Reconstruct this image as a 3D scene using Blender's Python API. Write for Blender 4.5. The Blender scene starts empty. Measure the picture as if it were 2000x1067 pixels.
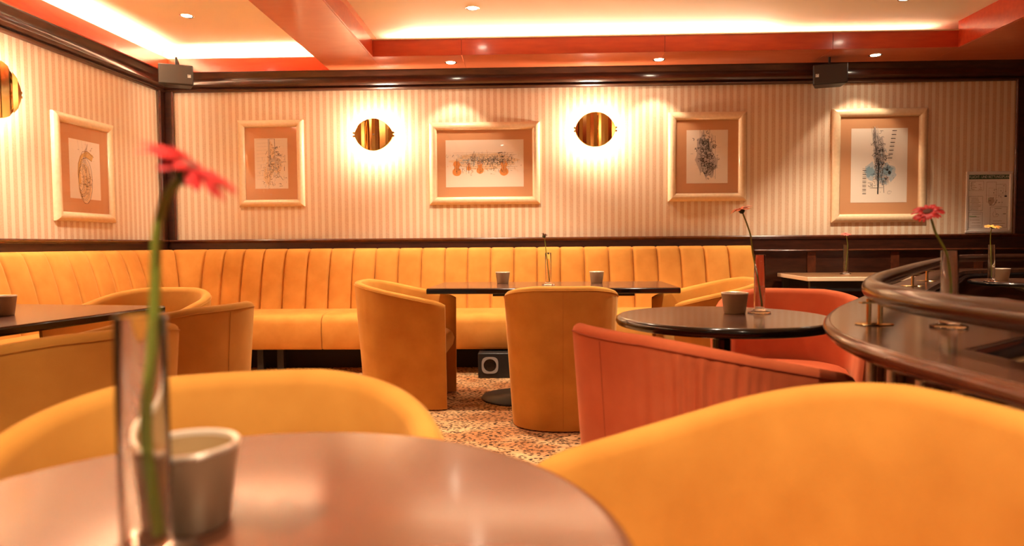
import bpy, math, random
from math import sin, cos, pi, radians as R, sqrt, atan2
from mathutils import Vector, Matrix
random.seed(7)
SC = bpy.context.scene
COL = SC.collection

# ------------------------------------------------------------------ camera
cam_d = bpy.data.cameras.new('camera'); cam = bpy.data.objects.new('camera', cam_d); COL.objects.link(cam)
cam_d.sensor_width = 36; cam_d.lens = 36*1300/2000; cam_d.clip_start = .02
yaw, pit, rol = R(1.748), R(2.469), R(-.434)
f = Vector((-sin(yaw)*cos(pit), cos(yaw)*cos(pit), -sin(pit)))
r = Vector((cos(yaw), sin(yaw), 0)); u = r.cross(f)
r2 = r*cos(rol)+u*sin(rol); u2 = -r*sin(rol)+u*cos(rol)
M = Matrix((r2, u2, -f)).transposed().to_4x4(); M.translation = (0, 0, 1.0)
cam.matrix_world = M
cam_d.dof.use_dof = True; cam_d.dof.focus_distance = 3.9; cam_d.dof.aperture_fstop = 2.9
SC.camera = cam
# ------------------------------------------------------------------ world, exposure
w = bpy.data.worlds.new('world'); SC.world = w; w.use_nodes = True
w.node_tree.nodes['Background'].inputs[0].default_value = (1, .74, .5, 1)
w.node_tree.nodes['Background'].inputs[1].default_value = .10
SC.view_settings.view_transform = 'Standard'; SC.view_settings.look = 'None'
SC.view_settings.exposure = 1.0; SC.view_settings.gamma = 1; SC.view_settings.use_curve_mapping = False
LAMP = (1, .80, .58)
P_SCONCE, P_SPOT, P_ROOM, P_COVE = 32, 13, 95, 13
ZS, ZC, D = 2.5, 2.70, 5.8          # soffit, tray ceiling, back wall

def lamp(kind, name, loc, power, parent=None, color=LAMP, rot=(0,0,0), **k):
    l = bpy.data.lights.new(name, kind); l.energy = power; l.color = color
    for a, v in k.items(): setattr(l, a, v)
    o = bpy.data.objects.new(name, l); COL.objects.link(o); o.location = loc; o.rotation_euler = rot
    if parent: o.parent = parent
    return o

# ------------------------------------------------------------------ materials
def mat(name, color=(.5,.5,.5), rough=.5, metal=0, **k):
    m = bpy.data.materials.new(name); m.use_nodes = True
    b = m.node_tree.nodes['Principled BSDF']
    b.inputs['Base Color'].default_value = (*color, 1); b.inputs['Roughness'].default_value = rough
    b.inputs['Metallic'].default_value = metal
    for a, v in k.items():
        b.inputs[a.replace('_', ' ')].default_value = v
    return m
def N(m, t, **k):
    n = m.node_tree.nodes.new(t)
    for a, v in k.items():
        if a.startswith('i_'): n.inputs[a[2:].replace('_', ' ')].default_value = v
        else: setattr(n, a, v)
    return n
def L(m, a, b): m.node_tree.links.new(a, b)
def BS(m): return m.node_tree.nodes['Principled BSDF']
def coords(m, scale=(1,1,1)):
    tc = N(m, 'ShaderNodeTexCoord'); mp = N(m, 'ShaderNodeMapping'); mp.inputs['Scale'].default_value = scale
    L(m, tc.outputs['Object'], mp.inputs['Vector']); return mp.outputs['Vector']
def ramp(m, fac, stops, interp='LINEAR'):
    rp = N(m, 'ShaderNodeValToRGB'); rp.color_ramp.interpolation = interp
    els = rp.color_ramp.elements
    while len(els) < len(stops): els.new(.5)
    for e, (p, c) in zip(els, stops): e.position = p; e.color = (*c, 1)
    L(m, fac, rp.inputs['Fac']); return rp.outputs['Color']
def bump(m, h, strength=.3, dist=.01):
    b = N(m, 'ShaderNodeBump'); b.inputs['Strength'].default_value = strength; b.inputs['Distance'].default_value = dist
    L(m, h, b.inputs['Height']); L(m, b.outputs['Normal'], BS(m).inputs['Normal'])
def wood(name, c1, c2, rough=.25, scale=(1,1,1), coat=.5):
    m = mat(name, c1, rough, Coat_Weight=coat, Coat_Roughness=.12)
    v = coords(m, scale)
    n1 = N(m, 'ShaderNodeTexNoise'); n1.inputs['Scale'].default_value = 6; n1.inputs['Detail'].default_value = 6
    L(m, v, n1.inputs['Vector'])
    L(m, ramp(m, n1.outputs['Fac'], [(.3, c1), (.7, c2)]), BS(m).inputs['Base Color'])
    return m
def velvet(name, c1, c2, sheen):
    m = mat(name, c1, .85, Sheen_Weight=.55, Sheen_Roughness=.35, Sheen_Tint=(*sheen, 1), Specular_IOR_Level=.15)
    v = coords(m)
    n1 = N(m, 'ShaderNodeTexNoise'); n1.inputs['Scale'].default_value = 7; n1.inputs['Detail'].default_value = 5
    L(m, v, n1.inputs['Vector'])
    L(m, ramp(m, n1.outputs['Fac'], [(.3, c1), (.72, c2)]), BS(m).inputs['Base Color'])
    n2 = N(m, 'ShaderNodeTexNoise'); n2.inputs['Scale'].default_value = 500
    L(m, v, n2.inputs['Vector']); bump(m, n2.outputs['Fac'], .25, .002)
    return m
def thinglass(name, tint=(1,1,1), edge=.75):
    m = bpy.data.materials.new(name); m.use_nodes = True; nt = m.node_tree
    nt.nodes.remove(nt.nodes['Principled BSDF'])
    t = N(m, 'ShaderNodeBsdfTransparent'); g = N(m, 'ShaderNodeBsdfGlossy'); g.inputs['Roughness'].default_value = .02
    t.inputs['Color'].default_value = (*tint, 1)
    lw = N(m, 'ShaderNodeLayerWeight'); lw.inputs['Blend'].default_value = .5
    pw = N(m, 'ShaderNodeMath', operation='POWER'); pw.inputs[1].default_value = 4; L(m, lw.outputs['Facing'], pw.inputs[0])
    fr = N(m, 'ShaderNodeMath', operation='MULTIPLY_ADD'); fr.inputs[1].default_value = edge; fr.inputs[2].default_value = .045; L(m, pw.outputs[0], fr.inputs[0])
    mx = N(m, 'ShaderNodeMixShader'); L(m, fr.outputs[0], mx.inputs[0]); L(m, t.outputs[0], mx.inputs[1]); L(m, g.outputs[0], mx.inputs[2])
    L(m, mx.outputs[0], nt.nodes['Material Output'].inputs['Surface'])
    return m
def emit(name, c, s):
    m = mat(name, (0,0,0)); b = BS(m); b.inputs['Emission Color'].default_value = (*c, 1); b.inputs['Emission Strength'].default_value = s
    return m

YEL = velvet('mustard_velvet_shaded', (.49,.20,.032), (.60,.27,.05), (1,.66,.28))  # chair velvet darker than the sofa's: shade put into the colour
YSOFA = velvet('mustard_sofa_velvet', (.58,.245,.045), (.70,.32,.068), (1,.66,.28))
RED = velvet('rust_velvet', (.53,.10,.034), (.64,.14,.05), (1,.4,.2))
DARKSEAM = mat('seam_thread', (.42,.16,.02), .9)
REDSEAM = mat('rust_seam_thread', (.38,.06,.014), .9)
MAHOG = wood('mahogany', (.030,.0085,.004), (.062,.017,.008), .28, (1.5,1.5,8))
MAHOGH = wood('mahogany_moulding', (.075,.020,.009), (.13,.035,.014), .22, (3,3,3))
REDW = wood('red_lacquered_wood', (.52,.050,.016), (.62,.075,.022), .28, (1,6,6))
SALMON = wood('red_lacquer_soffit_lit', (.62,.16,.065), (.66,.18,.075), .26, (1,3,3))  # red lacquer made paler: light reflected off the wallpaper is in the colour
BROWNTOP = wood('walnut_top', (.115,.038,.018), (.15,.050,.024), .27, (2,12,2))
BROWN2 = wood('dark_walnut_top', (.075,.030,.016), (.13,.052,.028), .25, (2,14,2))
RAILW = wood('dark_rail_wood', (.036,.013,.007), (.058,.021,.011), .24, (4,4,4), .5)
BLACK = mat('black_lacquer', (.008,.006,.006), .16, Coat_Weight=.5)
BLACKM = mat('black_powder_coat', (.012,.010,.010), .45)
GRILLE = mat('speaker_cloth', (.05,.038,.03), .75)
PLINTH = mat('black_plinth', (.012,.006,.004), .7)
BRASS = mat('brass', (.75,.50,.22), .22, 1)
CHROME = mat('chrome', (.85,.83,.80), .1, 1)
STEEL = mat('satin_steel', (.92,.88,.86), .28, .45)
GOLD = mat('polished_gold', (.95,.60,.20), .13, 1)
BOWL = mat('brushed_pewter', (.46,.34,.21), .42, .45)
BOWLIN = mat('bowl_inside', (.45,.29,.13), .5, .3)
BOWLRIM = mat('bowl_rim', (.92,.82,.66), .28, .6)
FRAME = wood('champagne_frame', (.80,.60,.37), (.88,.68,.44), .32, (8,8,8), .35)
MATB = mat('mat_board', (.66,.33,.155), .8)
PAPER = mat('art_paper', (.90,.78,.66), .8)
PAPERW = mat('white_paper', (.94,.92,.88), .7)
ALU = mat('aluminium_frame', (.88,.85,.80), .35, .2)
EDGEW = mat('birch_edge', (.80,.62,.42), .4)
CEIL = mat('ceiling_plaster', (.90,.80,.63), .75)
_n = N(CEIL, 'ShaderNodeTexNoise'); _n.inputs['Scale'].default_value = 120; L(CEIL, coords(CEIL), _n.inputs['Vector']); bump(CEIL, _n.outputs['Fac'], .15, .004)
GREEN = mat('flower_stem', (.20,.24,.025), .5, Subsurface_Weight=.1)
DKGREEN = mat('calyx_green', (.05,.075,.02), .6)
PRED = mat('red_petal', (.75,.03,.03), .5, Subsurface_Weight=.5, Subsurface_Scale=.01); PRED2 = mat('coral_petal', (.52,.014,.014), .5, Subsurface_Weight=.5, Subsurface_Scale=.01)
PORG = mat('orange_petal', (.85,.16,.015), .5, Subsurface_Weight=.5, Subsurface_Scale=.01); PYEL = mat('yellow_orange_petal', (.92,.36,.05), .5, Subsurface_Weight=.5, Subsurface_Scale=.01); PPINK = mat('pink_petal', (.82,.16,.13), .5, Subsurface_Weight=.5, Subsurface_Scale=.01)
PBRN = mat('wilted_petal', (.16,.05,.015), .7)
DISC = mat('flower_disc', (.12,.04,.02), .8)
GLASS = thinglass('vase_glass', (.97,.96,.94), .6)
GLASSF = mat('solid_glass', (1,.99,.97), .02, Transmission_Weight=1, IOR=1.45)
PANE = thinglass('picture_glass', (.98,.98,.97), .8)
BULB = emit('lamp_glow', (1,.85,.62), 30)
LEDM = emit('led_tape_glow', (1,.84,.6), 14)

# wallpaper : satin stripes on matt damask
WP = mat('striped_wallpaper', (.8,.65,.45), .5)
v = coords(WP)
sx = N(WP, 'ShaderNodeSeparateXYZ'); L(WP, v, sx.inputs[0])
m1 = N(WP, 'ShaderNodeMath', operation='MULTIPLY'); m1.inputs[1].default_value = 1/.0595; L(WP, sx.outputs[0], m1.inputs[0])
m2 = N(WP, 'ShaderNodeMath', operation='FRACT'); L(WP, m1.outputs[0], m2.inputs[0])
st = ramp(WP, m2.outputs[0], [(0,(0,0,0)), (.04,(1,1,1)), (.46,(1,1,1)), (.5,(0,0,0))])
dm = N(WP, 'ShaderNodeTexVoronoi', feature='F1'); dm.inputs['Scale'].default_value = 120; L(WP, v, dm.inputs['Vector'])
dmr = ramp(WP, dm.outputs['Distance'], [(.25,(.66,.46,.30)), (.6,(.74,.53,.35))])
nz = N(WP, 'ShaderNodeTexNoise'); nz.inputs['Scale'].default_value = 260; L(WP, v, nz.inputs['Vector'])
lt = ramp(WP, nz.outputs['Fac'], [(.35,(.81,.67,.50)), (.65,(.88,.76,.60))])
mx = N(WP, 'ShaderNodeMix', data_type='RGBA'); L(WP, st, mx.inputs[0]); L(WP, dmr, mx.inputs[6]); L(WP, lt, mx.inputs[7])
L(WP, mx.outputs[2], BS(WP).inputs['Base Color'])
mr = N(WP, 'ShaderNodeMapRange'); mr.inputs[3].default_value = .62; mr.inputs[4].default_value = .36; L(WP, st, mr.inputs[0]); L(WP, mr.outputs[0], BS(WP).inputs['Roughness'])
# carpet : tan with small dark dashes and rust patches
CARP = mat('leopard_carpet', (.4,.2,.1), .95, Specular_IOR_Level=.1)
v = coords(CARP, (1, 1.7, 1))
nz = N(CARP, 'ShaderNodeTexNoise'); nz.inputs['Scale'].default_value = 3; nz.inputs['Detail'].default_value = 4; L(CARP, v, nz.inputs['Vector'])
base = ramp(CARP, nz.outputs['Fac'], [(.4,(.50,.22,.085)), (.6,(.74,.46,.23))])
wn = N(CARP, 'ShaderNodeTexNoise'); wn.inputs['Scale'].default_value = 40; L(CARP, v, wn.inputs['Vector'])
ad = N(CARP, 'ShaderNodeVectorMath', operation='MULTIPLY_ADD'); ad.inputs[1].default_value = (.02,.02,.02); L(CARP, wn.outputs['Color'], ad.inputs[0]); L(CARP, v, ad.inputs[2])
vo = N(CARP, 'ShaderNodeTexVoronoi', feature='F1'); vo.inputs['Scale'].default_value = 40; L(CARP, ad.outputs[0], vo.inputs['Vector'])
dk = ramp(CARP, vo.outputs['Distance'], [(.36,(0,0,0)), (.43,(1,1,1))])
mx = N(CARP, 'ShaderNodeMix', data_type='RGBA'); L(CARP, dk, mx.inputs[0]); mx.inputs[6].default_value = (.035,.018,.012,1); L(CARP, base, mx.inputs[7])
L(CARP, mx.outputs[2], BS(CARP).inputs['Base Color'])
fz = N(CARP, 'ShaderNodeTexNoise'); fz.inputs['Scale'].default_value = 400; L(CARP, v, fz.inputs['Vector']); bump(CARP, fz.outputs['Fac'], .5, .004)

# ------------------------------------------------------------------ mesh helpers
class MB:
    def __init__(s): s.v, s.f, s.mi, s.sm = [], [], [], []
    def quad(s, pts, mi=0, sm=False):
        n = len(s.v); s.v += [tuple(p) for p in pts]; s.f.append(tuple(range(n, n+len(pts)))); s.mi.append(mi); s.sm.append(sm)
    def grid(s, rows, mi=0, closeu=False, closev=False, sm=True, flip=False):
        n = len(s.v); R_, C_ = len(rows), len(rows[0])
        for rr in rows: s.v += [tuple(p) for p in rr]
        for i in range(R_ if closeu else R_-1):
            for j in range(C_ if closev else C_-1):
                a, b, c, d = n+i*C_+j, n+i*C_+(j+1)%C_, n+((i+1)%R_)*C_+(j+1)%C_, n+((i+1)%R_)*C_+j
                s.f.append((a,d,c,b) if flip else (a,b,c,d)); s.mi.append(mi); s.sm.append(sm)
        return n
    def face(s, idx, mi=0, sm=False): s.f.append(tuple(idx)); s.mi.append(mi); s.sm.append(sm)
    def box(s, a, b, mi=0):
        (x0,y0,z0),(x1,y1,z1) = a, b; n = len(s.v)
        s.v += [(x,y,z) for z in (z0,z1) for x,y in ((x0,y0),(x1,y0),(x1,y1),(x0,y1))]
        for q in ((0,3,2,1),(4,5,6,7),(0,1,5,4),(1,2,6,5),(2,3,7,6),(3,0,4,7)): s.f.append(tuple(n+i for i in q)); s.mi.append(mi); s.sm.append(False)
        return s
    def tube(s, pts, rad, seg=12, mi=0, caps=True):
        pts = [Vector(p) for p in pts]; k = len(pts)
        rr = rad if isinstance(rad, (list, tuple)) else [rad]*k
        t0 = (pts[1]-pts[0]).normalized(); up = Vector((0,0,1)) if abs(t0.z) < .9 else Vector((1,0,0))
        nn = t0.cross(up).normalized(); rows = []
        for i in range(k):
            t = (pts[min(i+1,k-1)]-pts[max(i-1,0)]).normalized()
            nn = (nn - t*nn.dot(t)).normalized(); bb = t.cross(nn)
            rows.append([pts[i]+rr[i]*(cos(2*pi*j/seg)*nn+sin(2*pi*j/seg)*bb) for j in range(seg)])
        n = s.grid(rows, mi, closev=True)
        if caps:
            s.face([n+j for j in range(seg)][::-1], mi); s.face([n+(k-1)*seg+j for j in range(seg)], mi)
        return s
    def lathe(s, prof, c=(0,0,0), seg=32, mi=0, sm=True, loop=False):
        rows = [[(c[0]+rr*cos(2*pi*j/seg), c[1]+rr*sin(2*pi*j/seg), c[2]+z) for j in range(seg)] for rr, z in prof]
        s.grid(rows, mi, closeu=loop, closev=True, sm=sm); return s
    def prism(s, poly, z0, z1, mi=0, sm=False):
        n = len(s.v); k = len(poly)
        s.v += [(x,y,z0) for x,y in poly]+[(x,y,z1) for x,y in poly]
        s.face([n+i for i in range(k)][::-1], mi); s.face([n+k+i for i in range(k)], mi)
        for i in range(k): s.face((n+i, n+(i+1)%k, n+k+(i+1)%k, n+k+i), mi, sm)
        return s
    def sweep(s, path, prof, mi=0, caps=True, sm=False, closeprof=True):
        # path: 2D points, prof: (offset to the left normal, z); mitred
        rows = []
        P = [Vector((p[0],p[1])) for p in path]; k = len(P)
        for i in range(k):
            d0 = (P[i]-P[i-1]).normalized() if i else (P[1]-P[0]).normalized()
            d1 = (P[i+1]-P[i]).normalized() if i < k-1 else d0
            t = (d0+d1).normalized(); nrm = Vector((-t.y, t.x)); c = max(.3, nrm.dot(Vector((-d0.y, d0.x))))
            rows.append([(P[i].x+nrm.x*o/c, P[i].y+nrm.y*o/c, z) for o, z in prof])
        n = s.grid(rows, mi, closev=closeprof, sm=sm); m_ = len(prof)
        if caps and closeprof:
            s.face([n+j for j in range(m_)][::-1], mi); s.face([n+(k-1)*m_+j for j in range(m_)], mi)
        return s
    def mesh(s, name, mats):
        me = bpy.data.meshes.new(name); me.from_pydata(s.v, [], s.f)
        for m_ in (mats if isinstance(mats, (list,tuple)) else [mats]): me.materials.append(m_)
        me.polygons.foreach_set('material_index', s.mi); me.polygons.foreach_set('use_smooth', s.sm)
        me.update(); return me
def fixn(me):
    import bmesh
    b = bmesh.new(); b.from_mesh(me); bmesh.ops.recalc_face_normals(b, faces=b.faces); b.to_mesh(me); b.free(); me.set_sharp_from_angle(angle=R(50)); return me
def obj(name, mb, mats=None, parent=None, bevel=0, loc=None, rotz=None, fix=True, seg=2):
    me = mb if isinstance(mb, bpy.types.Mesh) else mb.mesh(name, mats)
    if fix and not isinstance(mb, bpy.types.Mesh): fixn(me)
    o = bpy.data.objects.new(name, me); COL.objects.link(o)
    if parent: o.parent = parent
    if loc: o.location = loc
    if rotz is not None: o.rotation_euler[2] = rotz
    if bevel:
        b = o.modifiers.new('bevel', 'BEVEL'); b.width = bevel; b.segments = seg; b.limit_method = 'ANGLE'; b.angle_limit = R(40)
    return o
def tag(o, label, cat, group=None, kind=None):
    o['label'] = label; o['category'] = cat
    if group: o['group'] = group
    if kind: o['kind'] = kind
    return o
def thing(name, label, cat, loc=(0,0,0), rotz=0, group=None):
    o = bpy.data.objects.new(name, None); COL.objects.link(o); o.location = loc; o.rotation_euler = (0,0,rotz)
    o.empty_display_size = .1
    return tag(o, label, cat, group)
def struct(name, mb, mats, label=None, **k):
    o = obj(name, mb, mats, **k)
    if 'parent' not in k or k['parent'] is None: o['kind'] = 'structure'
    if label: o['label'] = label
    return o
def smooth_curve(pts, n=8):
    out = []; P = [Vector(p) for p in pts]
    for i in range(len(P)-1):
        p0, p1, p2, p3 = P[max(i-1,0)], P[i], P[i+1], P[min(i+2,len(P)-1)]
        for j in range(n):
            t = j/n; out.append(.5*((2*p1)+(p2-p0)*t+(2*p0-5*p1+4*p2-p3)*t*t+(3*p1-p0-3*p2+p3)*t**3))
    out.append(P[-1]); return out

# ------------------------------------------------------------------ room shell
XR = 4.5
LA = atan2(1, .046)                  # direction of left wall towards the corner
CX = -3.225                          # corner x
def lwx(y): return CX - .046*(D-y)
LROT = LA
LORG = (CX, D, 0)
def pl(s, off=0):                    # left wall frame -> world ; s<0 away from corner, off>0 into the room
    return (CX + s*cos(LA) + off*sin(LA), D + s*sin(LA) - off*cos(LA))

b = MB(); b.box((-4.5,-3.5,-.1), (5.2,6.2,0)); struct('floor', b, CARP)
b = MB(); b.box((-4.5,-3.5,ZC), (5.2,6.2,ZC+.1)); struct('ceiling', b, CEIL)
wb = MB(); wb.box((-4.2,D,0), (5.2,D+.12,ZC)); wall_b = struct('wall_back', wb, WP)
wl = MB(); wl.box((-9.4,0,0), (.15,.12,ZC)); wall_l = struct('wall_left', wl, WP); wall_l.location = LORG; wall_l.rotation_euler[2] = LROT
wr = MB(); wr.box((XR,-3.5,0), (XR+.12,6.0,ZC)); wall_r = struct('wall_right', wr, MAHOG)

# dado, chair rail, crown and corner posts; profile along x in wall frame (y negative = into room)
def wall_trim(name, x0, x1, prof, m, lw=False, label=None):
    mb = MB(); n = mb.grid([[(x, -o, z) for o, z in prof] for x in (x0, x1)], closev=True, sm=False)
    k = len(prof); mb.face([n+j for j in range(k)]); mb.face([n+k+j for j in range(k)][::-1])
    o = struct(name, mb, m, label)
    if lw: o.location = LORG; o.rotation_euler[2] = LROT
    return o
dado = [(0,0),(.03,0),(.03,1.03),(.0,1.03)]
rail = [(0,1.03),(.03,1.03),(.034,1.036),(.046,1.042),(.05,1.05),(.046,1.058),(.03,1.061),(0,1.061)]
crown = [(0,2.345),(.035,2.35),(.042,2.36),(.03,2.375),(.05,2.385),(.06,2.40),(.05,2.43),(.062,2.46),(.085,2.485),(.09,ZS),(0,ZS)]
for lw, x0, x1 in ((False, CX-.02, XR), (True, -9.3, .02)):
    s_ = 'left' if lw else 'back'
    wall_trim('trim_1' if lw else 'trim_2', x0, x1, dado, MAHOG, lw, 'dark mahogany dado panel below the wallpaper')
    wall_trim('trim_3' if lw else 'trim_4', x0, x1, rail, MAHOGH, lw, 'polished chair rail moulding under the wallpaper')
    wall_trim('trim_5' if lw else 'trim_6', x0, x1, crown, MAHOG, lw, 'dark mahogany crown moulding above the wallpaper')
wall_trim('trim_7', 1.9, XR, [(.03,.92),(.06,.922),(.066,.93),(.06,.938),(.03,.94)], MAHOGH, False, 'thin lower wooden rail right of the banquette')
# vertical posts in the corner and at the right end, each with a narrow bead
def post(name, x0, x1, lw, beadx):
    mb = MB(); mb.box((x0,-.022,1.06),(x1,0,2.35))
    o = struct(name, mb, MAHOG, 'dark mahogany corner post between the wallpapered walls' if x1 < 2 else 'dark mahogany panel at the right end of the back wall')
    bd = MB(); bd.tube([(beadx,-.022,1.055),(beadx,-.022,2.352)], .011, 10); q = obj('bead', bd, MAHOGH, o)
    if lw: o.location = LORG; o.rotation_euler[2] = LROT
post('trim_8', CX, -3.135, False, -3.135)
post('trim_9', -.075, 0, True, -.09)
post('trim_10', 4.10, XR, False, 4.085)
# right-hand panelled door-like dark panels on dado (raised stiles)
for i, x in enumerate((2.35, 3.05, 3.75)):
    mb = MB(); mb.box((x,-.042,.08),(x+.07,-.03,.915)); struct(f'trim_{11+i}', mb, MAHOGH, 'vertical stile on the dark dado')
    bpy.data.objects[f'trim_{11+i}'].location = (0, D, 0)
for n_ in ('trim_2','trim_4','trim_6','trim_7','trim_8','trim_10'): bpy.data.objects[n_].location = (0, D, 0)

# ceiling beams and fascias (lacquered red)
SY = 5.33; BX0, BX1, RX = -1.72, -1.27, 3.32
def slab(name, x0, y0, x1, y1, z0=ZS, z1=ZC, label=None, m=None):
    mb = MB(); mb.box((x0,y0,z0),(x1,y1,z1)); return struct(name, mb, m or SALMON, label)
slab('trim_14', BX0, -3.5, BX1, 5.72, label='red lacquered ceiling beam')
slab('trim_15', RX, -3.5, XR, SY, label='red lacquered ceiling beam at the right')
# soffit in boards with fine joints; the board edges show
xs = [BX1+.0, -.55, 1.05, 2.35, RX, XR-.001]
so = MB(); so.box((BX1,SY+.20,ZS+.004),(XR,D,ZC)); sof = struct('trim_16', so, SALMON, 'red lacquered soffit along the back wall')
for i in range(len(xs)-1):
    q = MB(); q.box((xs[i]+.0015, SY, ZS), (xs[i+1]-.0015, D-.09, ZS+.012)); obj('soffit_board', q, SALMON, sof)
    q = MB(); q.box((xs[i]+.0015, SY-.004, ZS+.002), (xs[i+1]-.0015, SY+.014, ZS+.128))
    if xs[i] < RX-.01: obj('fascia_board', q, REDW, sof)
q = MB(); q.box((BX1,SY+.0145,ZS+.012),(RX,SY+.026,ZS+.127)); obj('fascia_backing', q, REDW, sof)
q = MB(); q.box((BX1,SY-.012,ZS+.128),(RX,SY+.02,ZS+.136)); obj('fascia_cap', q, EDGEW, sof)
# beam side fascias
q = MB(); q.box((BX1,-3.5,ZS+.002),(BX1+.012,SY,ZS+.13)); struct('trim_17', q, REDW, 'red fascia on the right side of the beam')
q = MB(); q.box((RX-.012,-3.5,ZS+.002),(RX,SY,ZC)); struct('trim_18', q, REDW, 'red fascia of the right beam')
# left bay fascias straight above the crown, each with a trough added behind for ceiling glow
q = MB(); q.box((CX-.1,D-.095,ZS),(BX0,D-.080,ZS+.115)); q.box((CX-.1,D-.08,ZS),(BX0,D,ZS+.02)); struct('trim_19', q, REDW, 'red fascia above the crown in the left bay')
q = MB(); q.box((-9.3,-.11,ZS),(.05,-.095,ZS+.115)); q.box((-9.3,-.095,ZS),(.05,0,ZS+.02)); o = struct('trim_20', q, REDW, 'red fascia above the crown on the left wall'); o.location = LORG; o.rotation_euler[2] = LROT
q = MB(); q.box((-9.3,-.006,ZS+.02),(.05,0,ZC)); o = struct('trim_21', q, CEIL, 'cream band behind the left wall fascia'); o.location = LORG; o.rotation_euler[2] = LROT
q = MB(); q.box((CX-.1,D-.006,ZS+.02),(BX0,D,ZC)); struct('trim_22', q, CEIL, 'cream band behind the fascia in the left bay')
t = thing('cove_light', 'added warm light strip hidden behind the red fascia of the left bay at the back wall', 'light', (-2.4,D-.05,ZS+.03))  # strip added to brighten the left bay ceiling at the back
q = MB(); q.box((-.6,-.008,-.008),(.62,.008,0)); obj('led_tape', q, LEDM, t)
lamp('AREA', 'cove_lamp', (0,0,.06), 9, t, rot=(pi+.5,0,0), shape='RECTANGLE', size=1.25, size_y=.03)
pp = pl(-2.6,.055)
t = thing('cove_light', 'added warm light strip hidden behind the red fascia along the left wall', 'light', (pp[0],pp[1],ZS+.03), LROT)  # strip added to brighten the ceiling along the left wall
q = MB(); q.box((-2.4,-.008,-.008),(2.4,.008,0)); obj('led_tape', q, LEDM, t)
lamp('AREA', 'cove_lamp', (0,0,.06), 45, t, rot=(pi+.8,0,0), shape='RECTANGLE', size=4.8, size_y=.03)

# cove light on the soffit ledge
t = thing('cove_light', 'warm light strip hidden behind the red fascia of the wide middle bay', 'light', (1.0,SY+.13,ZS+.135))
q = MB(); q.box((-2.2,-.008,-.008),(2.2,.008,0)); obj('led_tape', q, LEDM, t)
lamp('AREA', 'cove_lamp', (-.55,0,.010), P_COVE, t, rot=(pi+.9,0,0), shape='RECTANGLE', size=2.9, size_y=.03)

# downlights
def downlight(x, y, z, power, label, tilt=0, blend=.5, ang=95, group='recessed downlights'):
    t = thing('downlight', label, 'light', (x,y,z), 0, group)
    q = MB(); q.lathe([(.036,-.001),(.046,-.004),(.050,-.001),(.050,.001),(.036,.001)], seg=28); obj('ring', q, CHROME, t)
    q = MB(); q.lathe([(.036,-.001),(.030,.0),(.0001,.0)], seg=20); g = obj('lens', q, BULB, t); 
    lamp('SPOT', 'downlight_lamp', (0,0,-.012), power, t, rot=(tilt,0,0), spot_size=R(ang), spot_blend=blend, shadow_soft_size=.03)
for x, y, l, pw in ((-2.53,4.90,'recessed downlight in the left ceiling bay by the corner',16),
                (-.417,4.85,'recessed downlight in the cream middle ceiling, upper left of the fascia',P_ROOM),
                (2.62,4.82,'recessed downlight at the top of the middle ceiling, right of centre',P_ROOM)):
    downlight(x, y, ZC-.001, pw, l)
for x, y, l in ((-.66,5.53,'recessed downlight in the red soffit above the landscape picture'),
                (1.045,5.54,'recessed downlight in the red soffit above the second gold sconce'),
                (2.77,5.51,'recessed downlight in the red soffit right of the loudspeaker')):
    downlight(x, y, ZS-.001, P_SPOT, l, tilt=R(6), ang=84, blend=.35)
for x, y, k_ in ((-.4,3.85,1.05),(1.2,3.85,1.05),(2.7,3.8,.8),(-2.5,3.6,1.05),(-.5,.1,1.7),(.9,.1,.9),(.5,2.2,.30)):  # unseen downlights added to light the chairs, tables and sofa
    downlight(x, y, ZC-.001, P_ROOM*k_, 'added recessed downlight in the ceiling nearer the viewer, out of view overhead', group='added overhead downlights')

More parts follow.
